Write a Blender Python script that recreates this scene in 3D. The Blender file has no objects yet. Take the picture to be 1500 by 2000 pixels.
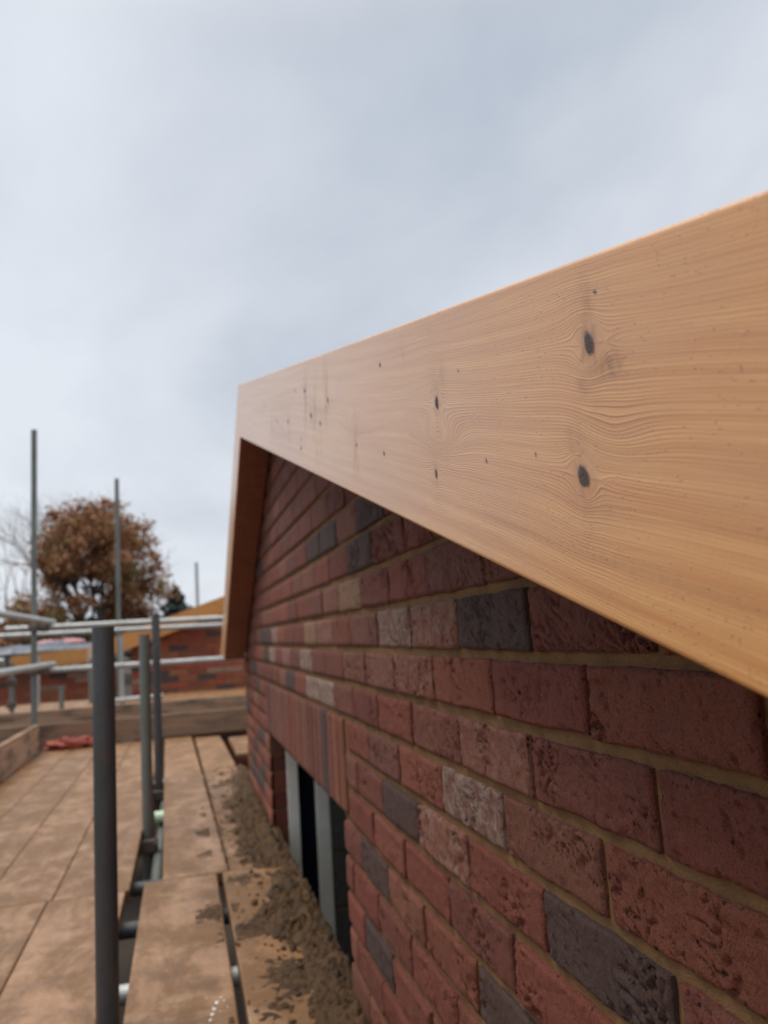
import bpy, bmesh, math, random
import numpy as np
from mathutils import Vector, Matrix, noise
R = math.radians
SC = bpy.context.scene
COL = SC.collection
random.seed(7)
CZ = 2.5                      # eye height above the ground; all coordinates below are (x, y, z - CZ)
PZ = -0.8                     # top of the scaffold platform
WX = 0.343                    # outer face of the brick wall
BX = 0.225                    # outer face of the barge board

# ------------------------------------------------------------------ camera
cd = bpy.data.cameras.new('camera')
cam = bpy.data.objects.new('camera', cd); COL.objects.link(cam)
yaw, pitch, roll = R(14.474), R(8.281), R(-3.613)
cy, sy, cp, sp = math.cos(yaw), math.sin(yaw), math.cos(pitch), math.sin(pitch)
f = Vector((sy*cp, cy*cp, sp)); r0 = Vector((cy, -sy, 0)); u0 = r0.cross(f)
rr = math.cos(roll)*r0 + math.sin(roll)*u0
uu = -math.sin(roll)*r0 + math.cos(roll)*u0
cam.matrix_world = Matrix(((rr.x, uu.x, -f.x, 0), (rr.y, uu.y, -f.y, 0), (rr.z, uu.z, -f.z, CZ), (0, 0, 0, 1)))
cd.sensor_fit = 'VERTICAL'; cd.sensor_height = 36.0
cd.lens = 36.0*1574.25/2000.0
cd.clip_start = 0.02; cd.clip_end = 3000
cd.dof.use_dof = True; cd.dof.focus_distance = 0.63; cd.dof.aperture_fstop = 7.2
SC.camera = cam

# ------------------------------------------------------------------ world + sun
SUN_EL, SUN_AZ = R(66), R(-70)     # azimuth measured from +Y towards +X
w = bpy.data.worlds.new('World'); SC.world = w; w.use_nodes = True
nt = w.node_tree; N = nt.nodes; L = nt.links
for n in list(N): N.remove(n)
out = N.new('ShaderNodeOutputWorld'); bg = N.new('ShaderNodeBackground')
sky = N.new('ShaderNodeTexSky'); sky.sky_type = 'NISHITA'; sky.sun_disc = False
sky.sun_elevation = SUN_EL; sky.sun_rotation = SUN_AZ; sky.air_density = 1.2; sky.dust_density = 2.0
bg.inputs[1].default_value = 0.1
tc = N.new('ShaderNodeTexCoord'); sep = N.new('ShaderNodeSeparateXYZ'); L.new(tc.outputs['Generated'], sep.inputs[0])
def wm(op, a, b=None, c=None):
    n = N.new('ShaderNodeMath'); n.operation = op
    for i, v in enumerate((a, b, c)):
        if v is None: continue
        if isinstance(v, (int, float)): n.inputs[i].default_value = v
        else: L.new(v, n.inputs[i])
    return n.outputs[0]
zc = wm('MAXIMUM', sep.outputs[2], 0.0)
den = wm('ADD', zc, 0.35)
px = wm('DIVIDE', sep.outputs[0], den); py = wm('DIVIDE', sep.outputs[1], den)
comb = N.new('ShaderNodeCombineXYZ'); L.new(px, comb.inputs[0]); L.new(py, comb.inputs[1])
n1 = N.new('ShaderNodeTexNoise'); n1.inputs['Scale'].default_value = 1.75; n1.inputs['Detail'].default_value = 6
n1.inputs['Roughness'].default_value = 0.5; n1.inputs['Distortion'].default_value = 0.25
mp = N.new('ShaderNodeMapping'); mp.inputs['Location'].default_value = (3.1, 1.7, 0.0); mp.inputs['Rotation'].default_value = (0, 0, R(35)); mp.inputs['Scale'].default_value = (1.0, 0.7, 1)
L.new(comb.outputs[0], mp.inputs[0]); L.new(mp.outputs[0], n1.inputs['Vector'])
# broad cloud masses: brighter breaks and one heavier grey bank, each at its own bearing in the sky
fac = n1.outputs[0]
for (dx_, dy_, dz_, rad_, amp_) in ((-0.24, 0.86, 0.45, 20, 0.10), (-0.05, 0.94, 0.25, 17, 0.10), (0.28, 0.91, 0.34, 12, 0.09), (0.12, 0.84, 0.52, 24, -0.12), (0.50, 0.72, 0.50, 16, -0.05), (-0.22, 0.96, 0.12, 14, -0.03)):
    d3 = Vector((dx_, dy_, dz_)).normalized()
    vd = N.new('ShaderNodeVectorMath'); vd.operation = 'DOT_PRODUCT'; vd.inputs[1].default_value = d3[:]; L.new(tc.outputs['Generated'], vd.inputs[0])
    mm_ = N.new('ShaderNodeMapRange'); mm_.interpolation_type = 'SMOOTHSTEP'; L.new(vd.outputs['Value'], mm_.inputs[0])
    mm_.inputs[1].default_value = math.cos(R(rad_)); mm_.inputs[2].default_value = 1.0; mm_.inputs[3].default_value = 0.0; mm_.inputs[4].default_value = amp_
    fac = wm('ADD', fac, mm_.outputs[0])
cr = N.new('ShaderNodeValToRGB'); L.new(fac, cr.inputs[0])
e = cr.color_ramp.elements
e[0].position = 0.27; e[0].color = (4.85, 5.35, 6.2, 1)
e[1].position = 0.64; e[1].color = (7.6, 8.0, 8.6, 1)
# overcast sky, its overhead part boosted above the view to add light
mr = N.new('ShaderNodeMapRange'); mr.interpolation_type = 'SMOOTHSTEP'; L.new(zc, mr.inputs[0])
mr.inputs[1].default_value = 0.62; mr.inputs[2].default_value = 0.95; mr.inputs[3].default_value = 1.0; mr.inputs[4].default_value = 3.2
grad = mr.outputs[0]
vm = N.new('ShaderNodeVectorMath'); vm.operation = 'SCALE'; L.new(cr.outputs[0], vm.inputs[0]); L.new(grad, vm.inputs['Scale'])
# added warm tint on the unseen overhead sky, to warm the light
wmx = N.new('ShaderNodeMix'); wmx.data_type = 'RGBA'; wmx.blend_type = 'MULTIPLY'; wmx.inputs[7].default_value = (1.12, 1.0, 0.84, 1)
mr2 = N.new('ShaderNodeMapRange'); L.new(zc, mr2.inputs[0]); mr2.inputs[1].default_value = 0.62; mr2.inputs[2].default_value = 0.85
L.new(mr2.outputs[0], wmx.inputs[0]); L.new(vm.outputs[0], wmx.inputs[6])
mix = N.new('ShaderNodeMix'); mix.data_type = 'RGBA'; mix.inputs[0].default_value = 0.93
L.new(sky.outputs[0], mix.inputs[6]); L.new(wmx.outputs[2], mix.inputs[7])
L.new(mix.outputs[2], bg.inputs[0]); L.new(bg.outputs[0], out.inputs[0])

sd = bpy.data.lights.new('sun', 'SUN'); sd.energy = 1.5; sd.angle = R(22); sd.color = (1.0, 0.94, 0.85)
sun = bpy.data.objects.new('sun', sd); COL.objects.link(sun)
sdir = Vector((math.sin(SUN_AZ)*math.cos(SUN_EL), math.cos(SUN_AZ)*math.cos(SUN_EL), math.sin(SUN_EL)))
sun.rotation_euler = sdir.to_track_quat('Z', 'Y').to_euler(); sun.location = (0, 0, 30)
vs = SC.view_settings; vs.view_transform = 'Standard'; vs.look = 'None'; vs.exposure = 0.08; vs.gamma = 1.0
SC.cycles.max_bounces = 6; SC.cycles.use_denoising = True

# ------------------------------------------------------------------ helpers
class MB:
    def __init__(s): s.v = []; s.f = []; s.m = []
    def add(s, vs, fs, mi=0):
        o = len(s.v); s.v += [tuple(v) for v in vs]; s.f += [tuple(i+o for i in q) for q in fs]; s.m += [mi]*len(fs)
    def box(s, lo, hi, mi=0, ch=0.0):
        x0, y0, z0 = lo; x1, y1, z1 = hi
        if ch <= 0:
            v = [(x0,y0,z0),(x1,y0,z0),(x1,y1,z0),(x0,y1,z0),(x0,y0,z1),(x1,y0,z1),(x1,y1,z1),(x0,y1,z1)]
            s.add(v, [(0,3,2,1),(4,5,6,7),(0,1,5,4),(1,2,6,5),(2,3,7,6),(3,0,4,7)], mi); return
        bm = bmesh.new(); bmesh.ops.create_cube(bm, size=1)
        for q in bm.verts: q.co = Vector(((x0+x1)/2+q.co.x*(x1-x0), (y0+y1)/2+q.co.y*(y1-y0), (z0+z1)/2+q.co.z*(z1-z0)))
        bmesh.ops.bevel(bm, geom=bm.edges[:], offset=ch, segments=2, profile=0.5, affect='EDGES')
        bm.verts.index_update(); s.add([q.co[:] for q in bm.verts], [[q.index for q in fc.verts] for fc in bm.faces], mi); bm.free()
    def tube(s, a, b, r=0.02415, n=20, hollow=True, mi=0, r2=None):
        a = Vector(a); b = Vector(b); d = (b-a).normalized(); p = d.orthogonal().normalized(); q = d.cross(p)
        r2 = r if r2 is None else r2
        def ring(c, rad): return [c + rad*(math.cos(2*math.pi*i/n)*p + math.sin(2*math.pi*i/n)*q) for i in range(n)]
        if hollow:
            ri = r-0.004; dp = min(0.12, (b-a).length*0.4)
            rs = [ring(a+d*dp, ri), ring(a, ri), ring(a, r), ring(b, r), ring(b, ri), ring(b-d*dp, ri)]
        else: rs = [ring(a, r), ring(b, r2)]
        v = [x for R_ in rs for x in R_]; fs = []
        for k in range(len(rs)-1):
            for i in range(n):
                j = (i+1) % n; fs.append((k*n+i, k*n+j, (k+1)*n+j, (k+1)*n+i))
        fs.append(tuple(reversed(range(n)))); fs.append(tuple(range((len(rs)-1)*n, len(rs)*n)))
        s.add(v, fs, mi)
    def sweep(s, pts, rads, n=8, mi=0):
        pts = [Vector(p) for p in pts]; o = []
        for i, p in enumerate(pts):
            d = (pts[min(i+1, len(pts)-1)]-pts[max(i-1, 0)]).normalized(); a = d.orthogonal().normalized(); b = d.cross(a)
            o += [p+rads[i]*(math.cos(2*math.pi*k/n)*a+math.sin(2*math.pi*k/n)*b) for k in range(n)]
        fs = [(i*n+k, i*n+(k+1) % n, (i+1)*n+(k+1) % n, (i+1)*n+k) for i in range(len(pts)-1) for k in range(n)]
        s.add(o, fs, mi)
    def build(s, name, mats, parent=None, base=None, smooth=False, label=None, cat=None, group=None, kind=None):
        me = bpy.data.meshes.new(name)
        if parent is not None: b = Vector(parent['_b'])
        elif base is not None: b = Vector(base)
        else:
            a = np.array(s.v); b = Vector(((a[:,0].min()+a[:,0].max())/2, (a[:,1].min()+a[:,1].max())/2, a[:,2].min()))
        me.from_pydata([(v[0]-b.x, v[1]-b.y, v[2]-b.z) for v in s.v], [], s.f)
        if not isinstance(mats, (list, tuple)): mats = [mats]
        for m in mats: me.materials.append(m)
        if len(mats) > 1: me.polygons.foreach_set('material_index', s.m)
        if smooth: me.polygons.foreach_set('use_smooth', [True]*len(s.f))
        me.update()
        o = bpy.data.objects.new(name, me); COL.objects.link(o); o['_b'] = list(b)
        if parent is not None: o.parent = parent
        else: o.location = (b.x, b.y, b.z+CZ)
        tag(o, label, cat, group, kind); return o
def tag(o, label=None, cat=None, group=None, kind=None):
    if label: o['label'] = label
    if cat: o['category'] = cat
    if group: o['group'] = group
    if kind: o['kind'] = kind
def thing(name, loc, label, cat, group=None):
    o = bpy.data.objects.new(name, None); COL.objects.link(o); o.location = (loc[0], loc[1], loc[2]+CZ); o['_b'] = list(loc)
    o.empty_display_size = 0.1
    tag(o, label, cat, group); return o
def fit(y0, y1, step0, ref):
    """positions from y0 to y1, spacing growing with distance from the camera"""
    o = [y0]; 
    while o[-1] < y1:
        o.append(o[-1]+step0*max(1.0, abs(o[-1])/ref))
    o[-1] = y1; return np.array(o)

# ------------------------------------------------------------------ materials
def mat(name):
    m = bpy.data.materials.new(name); m.use_nodes = True; t = m.node_tree
    b = t.nodes['Principled BSDF']
    class G: pass
    g = G(); g.t = t; g.b = b; g.m = m
    def nd(ty, **k):
        n = t.nodes.new(ty)
        for a, v in k.items():
            if a in n.inputs: 
                s_ = n.inputs[a]
                if hasattr(v, 'node'): t.links.new(v, s_)
                else: s_.default_value = v
            else: setattr(n, a, v)
        return n
    g.nd = nd
    def mth(op, a, b_=None, c=None, clamp=False):
        n = t.nodes.new('ShaderNodeMath'); n.operation = op; n.use_clamp = clamp
        for i, v in enumerate((a, b_, c)):
            if v is None: continue
            if isinstance(v, (int, float)): n.inputs[i].default_value = v
            else: t.links.new(v, n.inputs[i])
        return n.outputs[0]
    g.mth = mth
    def mixc(fac, a, b_, mode='MIX'):
        n = t.nodes.new('ShaderNodeMix'); n.data_type = 'RGBA'; n.blend_type = mode
        for i, v in ((0, fac), (6, a), (7, b_)):
            if isinstance(v, (int, float)): n.inputs[i].default_value = v
            elif isinstance(v, (tuple, list)): n.inputs[i].default_value = (*v[:3], 1)
            else: t.links.new(v, n.inputs[i])
        return n.outputs[2]
    g.mix = mixc
    def noi(scale, detail=4, rough=0.55, vec=None, dist=0.0):
        n = nd('ShaderNodeTexNoise'); n.inputs['Scale'].default_value = scale; n.inputs['Detail'].default_value = detail
        n.inputs['Roughness'].default_value = rough; n.inputs['Distortion'].default_value = dist
        if vec is not None: t.links.new(vec, n.inputs['Vector'])
        return n.outputs[0]
    g.noi = noi
    def rng(v, a, b_, c=0.0, d=1.0, smooth=False):
        n = nd('ShaderNodeMapRange'); t.links.new(v, n.inputs[0])
        if smooth: n.interpolation_type = 'SMOOTHSTEP'
        for i, q in enumerate((a, b_, c, d)): n.inputs[i+1].default_value = q
        return n.outputs[0]
    g.rng = rng
    def vec(scale=(1, 1, 1), loc=(0, 0, 0), src='Object', rnd=False):
        tcn = nd('ShaderNodeTexCoord'); mpn = nd('ShaderNodeMapping'); mpn.inputs['Scale'].default_value = scale; mpn.inputs['Location'].default_value = loc
        v = tcn.outputs[src]
        if rnd:
            oi = nd('ShaderNodeObjectInfo'); sc = nd('ShaderNodeVectorMath', operation='SCALE'); sc.inputs[0].default_value = (7, 13, 5); t.links.new(oi.outputs['Random'], sc.inputs['Scale'])
            ad = nd('ShaderNodeVectorMath', operation='ADD'); t.links.new(v, ad.inputs[0]); t.links.new(sc.outputs[0], ad.inputs[1]); v = ad.outputs[0]
        t.links.new(v, mpn.inputs[0]); return mpn.outputs[0]
    g.vec = vec
    def bump(h, dist, strength=1.0, prev=None):
        n = nd('ShaderNodeBump'); n.inputs['Distance'].default_value = dist; n.inputs['Strength'].default_value = strength
        t.links.new(h, n.inputs['Height'])
        if prev is not None: t.links.new(prev, n.inputs['Normal'])
        return n.outputs[0]
    g.bump = bump
    def fin(color=None, rough=None, normal=None, **k):
        if color is not None:
            if isinstance(color, (tuple, list)): b.inputs['Base Color'].default_value = (*color[:3], 1)
            else: t.links.new(color, b.inputs['Base Color'])
        if rough is not None:
            if isinstance(rough, (int, float)): b.inputs['Roughness'].default_value = rough
            else: t.links.new(rough, b.inputs['Roughness'])
        if normal is not None: t.links.new(normal, b.inputs['Normal'])
        for a, v in k.items(): b.inputs[a.replace('_', ' ')].default_value = v
        return m
    g.fin = fin
    def attr(nm, out='Fac'):
        n = nd('ShaderNodeAttribute'); n.attribute_name = nm; return n.outputs[out]
    g.attr = attr
    return g

def make_timber():
    g = mat('oiled_softwood')
    s = g.attr('wood_s'); ph = g.attr('wood_g'); kn = g.attr('wood_k'); st = g.attr('wood_stain'); tt = g.attr('wood_t')
    def cvec(a, b, c=0.0):
        n = g.nd('ShaderNodeCombineXYZ')
        for i, v in enumerate((a, b, c)):
            if isinstance(v, (int, float)): n.inputs[i].default_value = v
            else: g.t.links.new(v, n.inputs[i])
        return n.outputs[0]
    # slow wander of the growth lines, then streaks along them
    wob = g.noi(1.0, 3, 0.55, cvec(g.mth('MULTIPLY', s, 5.5), g.mth('MULTIPLY', ph, 30.0)))
    ph2 = g.mth('ADD', ph, g.mth('MULTIPLY', g.mth('SUBTRACT', wob, 0.5), 0.0028))
    fine = g.noi(1.0, 3, 0.6, cvec(g.mth('MULTIPLY', s, 9.0), g.mth('MULTIPLY', ph2, 1300.0)))
    band = g.noi(1.0, 2, 0.5, cvec(g.mth('MULTIPLY', s, 2.0), g.mth('MULTIPLY', ph2, 110.0), 3.0))
    warp = g.noi(1.0, 2, 0.5, cvec(g.mth('MULTIPLY', s, 1.2), g.mth('MULTIPLY', ph2, 60.0), 8.0))
    ring = g.mth('SINE', g.mth('MULTIPLY', g.mth('ADD', g.mth('MULTIPLY', ph2, 520.0), g.mth('MULTIPLY', warp, 5.0)), 6.2832))
    late = g.rng(ring, 0.25, 1.0, 0, 1); rel = g.attr('wood_r')
    blot = g.noi(5.0, 4, 0.6, cvec(g.mth('MULTIPLY', s, 1.0), g.mth('MULTIPLY', tt, 3.0), 5.0))
    col = g.mix(g.rng(band, 0.32, 0.68), (0.66, 0.335, 0.112), (0.54, 0.225, 0.058))
    col = g.mix(g.mth('MULTIPLY', late, g.mth('ADD', g.mth('MULTIPLY', rel, 0.30), 0.13)), col, (0.37, 0.135, 0.040))
    col = g.mix(g.mth('MULTIPLY', g.rng(fine, 0.52, 0.70), 0.5), col, (0.78, 0.46, 0.18))
    col = g.mix(g.mth('MULTIPLY', g.rng(fine, 0.47, 0.30), 0.35), col, (0.33, 0.14, 0.05))
    col = g.mix(g.mth('MULTIPLY', g.rng(blot, 0.5, 0.75), 0.30), col, (0.45, 0.235, 0.15))
    # edge of heartwood, grey-brown stains round the knots, knots themselves
    stn = g.mth('MULTIPLY', st, g.rng(g.noi(1.0, 4, 0.65, cvec(g.mth('MULTIPLY', s, 160.0), g.mth('MULTIPLY', tt, 120.0))), 0.25, 0.7))
    col = g.mix(stn, col, (0.17, 0.085, 0.060))
    kr = g.noi(1.0, 3, 0.7, cvec(g.mth('MULTIPLY', s, 900.0), g.mth('MULTIPLY', tt, 700.0)))
    col = g.mix(kn, col, g.mix(kr, (0.022, 0.014, 0.012), (0.120, 0.075, 0.060)))
    krim = g.mth('MULTIPLY', g.mth('MULTIPLY', kn, g.mth('SUBTRACT', 1.0, kn)), 4.0)
    col = g.mix(g.mth('MULTIPLY', krim, 0.7), col, (0.04, 0.020, 0.014))
    drops = g.nd('ShaderNodeTexVoronoi', feature='F1'); g.t.links.new(cvec(g.mth('MULTIPLY', s, 430.0), g.mth('MULTIPLY', tt, 430.0)), drops.inputs['Vector']); drops.inputs['Scale'].default_value = 1.0
    sel = g.nd('ShaderNodeSeparateColor'); g.t.links.new(drops.outputs['Color'], sel.inputs[0])
    dn = g.rng(g.noi(1.0, 2, 0.5, cvec(g.mth('MULTIPLY', s, 14.0), g.mth('MULTIPLY', tt, 30.0), 2.0)), 0.35, 0.7)
    dm = g.mth('MULTIPLY', g.rng(drops.outputs['Distance'], 0.30, 0.12), g.mth('GREATER_THAN', g.mth('ADD', sel.outputs[0], g.mth('MULTIPLY', dn, 0.35)), 1.03))
    nb = g.bump(fine, 0.0006, 0.35)
    saw = g.noi(1.0, 3, 0.6, cvec(g.mth('ADD', g.mth('MULTIPLY', s, 330.0), g.mth('MULTIPLY', tt, 190.0)), g.mth('MULTIPLY', tt, 12.0), 4.0))
    nb = g.bump(saw, 0.0004, 0.30, nb)
    nb = g.bump(g.mth('MULTIPLY', late, g.mth('ADD', g.mth('MULTIPLY', rel, 0.8), 0.14)), 0.0007, 0.5, nb)
    nb = g.bump(kn, 0.0015, 0.45, nb)
    nb = g.bump(g.mth('ADD', dm, 0.0), 0.0011, 0.9, nb)
    col = g.mix(g.mth('MULTIPLY', dm, 0.25), col, (0.30, 0.17, 0.09))
    crk = g.mth('MULTIPLY', kn, g.rng(g.noi(1.0, 2, 0.5, cvec(g.mth('MULTIPLY', s, 260.0), g.mth('MULTIPLY', tt, 900.0))), 0.40, 0.30))
    col = g.mix(crk, col, (0.004, 0.003, 0.003)); nb = g.bump(g.mth('SUBTRACT', 1.0, crk), 0.002, 0.8, nb)
    g.t.links.new(g.mth('MULTIPLY', g.mth('SUBTRACT', 1.0, g.mth('MAXIMUM', kn, g.mth('MULTIPLY', st, 0.8))), 0.62), g.b.inputs['Coat Weight'])
    ro = g.mth('ADD', g.rng(fine, 0.3, 0.7, 0.34, 0.46), g.mth('MULTIPLY', kn, 0.35))
    return g.fin(col, ro, nb, Specular_IOR_Level=0.6, Coat_Roughness=0.22)
M_timber = make_timber()

def make_timber_plain(name, c1, c2, rough=0.55):
    g = mat(name); v = g.vec((1, 1, 1))
    v1 = g.vec((40, 2.5, 60)); a = g.noi(1.0, 4, 0.6, v1); b_ = g.noi(3.0, 3, 0.6, v)
    col = g.mix(g.rng(a, 0.3, 0.7), c1, c2); col = g.mix(g.mth('MULTIPLY', g.rng(b_, 0.45, 0.75), 0.4), col, tuple(x*0.6 for x in c2))
    return g.fin(col, rough, g.bump(a, 0.001, 0.4))
M_soffit = make_timber_plain('soffit_softwood_shaded', (0.27, 0.098, 0.058), (0.19, 0.066, 0.040))  # shade of the underside put into the colour, darker than the barge board wood
M_far_timber = make_timber_plain('orange_timber', (0.62, 0.30, 0.085), (0.50, 0.21, 0.055))

def make_brick(name, scale=1.0):
    g = mat(name); v = g.vec((1, 1, 1)); c = g.attr('brick_col', 'Color'); pl = g.attr('brick_pale')
    big = g.noi(16.0, 4, 0.6, v, 0.4); mid = g.noi(70.0, 5, 0.65, v, 0.3); fine = g.noi(520.0, 4, 0.7, v); grit = g.noi(1500.0, 2, 0.6, v)
    col = g.mix(g.mth('MULTIPLY', g.rng(big, 0.35, 0.7), 0.55), c, g.mix(1.0, c, (0.72, 0.60, 0.58), 'MULTIPLY'))
    col = g.mix(g.mth('MULTIPLY', g.rng(mid, 0.52, 0.74), 0.35), col, g.mix(0.4, c, (0.30, 0.14, 0.09)))
    col = g.mix(g.mth('MULTIPLY', g.rng(mid, 0.46, 0.26), 0.45), col, g.mix(1.0, c, (0.58, 0.42, 0.42), 'MULTIPLY'))
    dkm = g.mth('MULTIPLY', g.attr('brick_dark'), g.rng(g.noi(13.0, 5, 0.65, v, 0.5), 0.36, 0.64))
    col = g.mix(dkm, col, (0.086, 0.055, 0.049))
    # pale dusting of lime and sand on some bricks
    pm = g.mth('MULTIPLY', pl, g.rng(g.noi(45.0, 5, 0.7, v, 0.6), 0.40, 0.62))
    col = g.mix(pm, col, (0.50, 0.40, 0.33))
    col = g.mix(g.mth('MULTIPLY', g.rng(grit, 0.56, 0.74), 0.45), col, (0.33, 0.21, 0.17))
    col = g.mix(g.mth('MULTIPLY', g.rng(fine, 0.48, 0.34), 0.85), col, (0.025, 0.010, 0.008))
    vo = g.nd('ShaderNodeTexVoronoi', feature='F1'); g.t.links.new(g.vec((1, 1, 1)), vo.inputs['Vector']); vo.inputs['Scale'].default_value = 150.0
    sc = g.nd('ShaderNodeSeparateColor'); g.t.links.new(vo.outputs['Color'], sc.inputs[0])
    pit = g.mth('MULTIPLY', g.rng(vo.outputs['Distance'], 0.34, 0.12), g.mth('GREATER_THAN', sc.outputs[0], 0.80))
    col = g.mix(g.mth('MULTIPLY', pit, 0.9), col, (0.018, 0.008, 0.007))
    nb = g.bump(mid, 0.008, 0.9); nb = g.bump(fine, 0.0040, 1.0, nb); nb = g.bump(grit, 0.0014, 0.9, nb)
    nb = g.bump(g.mth('SUBTRACT', 1.0, pit), 0.0025, 0.8, nb)
    return g.fin(col, 0.72, nb, Specular_IOR_Level=0.5)
M_brick = make_brick('red_stock_brick')

def make_mortar(name='sandy_mortar', c1=(0.245, 0.132, 0.054), c2=(0.150, 0.078, 0.032)):
    g = mat(name); v = g.vec((1, 1, 1))
    a = g.noi(22.0, 4, 0.6, v); b_ = g.noi(700.0, 3, 0.65, v); c = g.noi(2200.0, 2, 0.5, v)
    col = g.mix(g.rng(a, 0.35, 0.7), c1, c2); col = g.mix(g.mth('MULTIPLY', g.rng(c, 0.58, 0.75), 0.4), col, (0.40, 0.29, 0.16))
    vo = g.nd('ShaderNodeTexVoronoi', feature='F1'); g.t.links.new(v, vo.inputs['Vector']); vo.inputs['Scale'].default_value = 240.0
    pit = g.rng(vo.outputs['Distance'], 0.30, 0.10)
    col = g.mix(g.mth('MULTIPLY', pit, 0.3), col, (0.06, 0.035, 0.018))
    nb = g.bump(g.noi(60.0, 5, 0.7, v), 0.006, 0.7); nb = g.bump(b_, 0.0020, 0.9, nb)
    return g.fin(col, 0.9, nb, Specular_IOR_Level=0.3)
M_mortar = make_mortar()

def make_ply():
    g = mat('muddy_scaffold_board'); v = g.vec((1, 1, 1), rnd=True); vg = g.vec((26, 1.6, 26), rnd=True); vm_ = g.vec((1.3, 0.6, 1), rnd=True)
    vst = g.vec((7.0, 9.5, 5.0), rnd=True)
    gr = g.noi(1.0, 5, 0.65, vg); mud = g.noi(5.0, 8, 0.72, vm_, 0.3); mud2 = g.noi(1.0, 8, 0.72, vst, 0.25); sp_ = g.noi(120.0, 5, 0.7, v)
    col = g.mix(g.rng(gr, 0.3, 0.7), (0.38, 0.215, 0.108), (0.29, 0.150, 0.070))
    col = g.mix(g.mth('MULTIPLY', g.rng(mud, 0.40, 0.56, smooth=True), 0.88), col, (0.172, 0.084, 0.027))
    col = g.mix(g.mth('MULTIPLY', g.rng(mud2, 0.49, 0.60), 0.6), col, (0.140, 0.072, 0.029))
    col = g.mix(g.mth('MULTIPLY', g.rng(mud2, 0.44, 0.33), 0.45), col, (0.46, 0.32, 0.20))
    col = g.mix(g.mth('MULTIPLY', g.rng(sp_, 0.55, 0.68), 0.55), col, (0.13, 0.065, 0.028))
    ro = g.rng(mud, 0.35, 0.62, 0.28, 0.60)
    nb = g.bump(gr, 0.0015, 0.5); nb = g.bump(mud2, 0.003, 0.5, nb); nb = g.bump(sp_, 0.001, 0.5, nb)
    return g.fin(col, ro, nb, Specular_IOR_Level=0.55)
M_ply = make_ply()
def make_toe(name='weathered_toe_board', k=1.0):
    g = mat(name); v = g.vec((1, 1, 1), rnd=True); vg = g.vec((2.0, 2.0, 50), rnd=True); vb = g.vec((1.2, 1.2, 6), rnd=True)
    gr = g.noi(1.0, 5, 0.7, vg, 0.3); bl = g.noi(2.0, 5, 0.6, vb)
    col = g.mix(g.rng(gr, 0.3, 0.7), (0.30*k, 0.190*k, 0.122*k), (0.185*k, 0.108*k, 0.068*k))
    col = g.mix(g.mth('MULTIPLY', g.rng(bl, 0.48, 0.62), 0.75), col, (0.085, 0.055, 0.036))
    return g.fin(col, 0.75, g.bump(gr, 0.004, 0.8))
M_toe = make_toe(); M_toe_b = make_toe('mossy_toe_board', 1.45)
def make_galv(name, c1, c2, met=0.55, rough=0.5):
    g = mat(name); v = g.vec((1, 1, 1), rnd=True)
    a = g.noi(9.0, 5, 0.65, g.vec((1, 1, 0.35), rnd=True)); b_ = g.noi(130.0, 3, 0.6, v); ru = g.noi(14.0, 5, 0.7, v)
    col = g.mix(g.rng(a, 0.3, 0.7), c1, c2); col = g.mix(g.mth('MULTIPLY', g.rng(b_, 0.55, 0.75), 0.3), col, tuple(x*0.5 for x in c2))
    col = g.mix(g.mth('MULTIPLY', g.rng(ru, 0.60, 0.72), 0.6), col, (0.13, 0.075, 0.045))
    return g.fin(col, g.rng(a, 0.3, 0.7, rough-0.06, rough+0.12), g.bump(b_, 0.0006, 0.4), Metallic=met)
M_dark_tube = make_galv('dark_weathered_steel', (0.095, 0.100, 0.108), (0.050, 0.052, 0.056), 0.3, 0.5)
M_mid_tube = make_galv('grey_green_steel', (0.20, 0.22, 0.205), (0.13, 0.145, 0.135), 0.35, 0.5)
M_tube = make_galv('galvanised_steel', (0.52, 0.54, 0.54), (0.36, 0.38, 0.38), 0.45, 0.42)
M_coupler = make_galv('rusty_coupler_steel', (0.16, 0.13, 0.11), (0.10, 0.07, 0.055), 0.4, 0.6)
def make_dirt():
    g = mat('wet_mortar_dirt'); v = g.vec((1, 1, 1)); a = g.noi(14.0, 5, 0.65, v); b_ = g.noi(160.0, 5, 0.7, v); c = g.noi(600.0, 3, 0.7, v)
    col = g.mix(g.rng(a, 0.3, 0.7), (0.190, 0.095, 0.030), (0.062, 0.030, 0.010))
    col = g.mix(g.mth('MULTIPLY', g.rng(b_, 0.58, 0.75), 0.35), col, (0.32, 0.20, 0.10))
    nb = g.bump(b_, 0.012, 1.0); nb = g.bump(c, 0.003, 0.9, nb)
    return g.fin(col, g.rng(b_, 0.3, 0.7, 0.35, 0.7), nb)
M_dirt = make_dirt()
def simple(name, c, rough=0.6, var=0.25, sc=8.0, met=0.0, bumpd=0.0):
    g = mat(name); v = g.vec((1, 1, 1)); a = g.noi(sc, 5, 0.6, v)
    col = g.mix(g.rng(a, 0.3, 0.7), tuple(min(1, x*(1+var)) for x in c), tuple(x*(1-var) for x in c))
    return g.fin(col, rough, g.bump(a, bumpd, 0.6) if bumpd else None, Metallic=met)
M_closer = simple('pale_grey_plastic', (0.88, 0.87, 0.78), 0.5, 0.05, 20)
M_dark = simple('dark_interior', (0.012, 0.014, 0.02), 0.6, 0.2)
M_glass = simple('dark_glass', (0.008, 0.010, 0.018), 0.12, 0.1)
M_block = simple('grey_block', (0.095, 0.088, 0.080), 0.9, 0.25, 40, 0, 0.002)
M_felt = simple('roofing_felt', (0.09, 0.095, 0.10), 0.8, 0.25, 30, 0, 0.002)
M_bark = simple('bark', (0.085, 0.065, 0.05), 0.9, 0.3, 3)
M_bare = simple('pale_bark', (0.36, 0.33, 0.30), 0.9, 0.25, 3)
M_ground = simple('site_mud', (0.032, 0.022, 0.015), 0.9, 0.35, 0.4, 0, 0.05)
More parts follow.
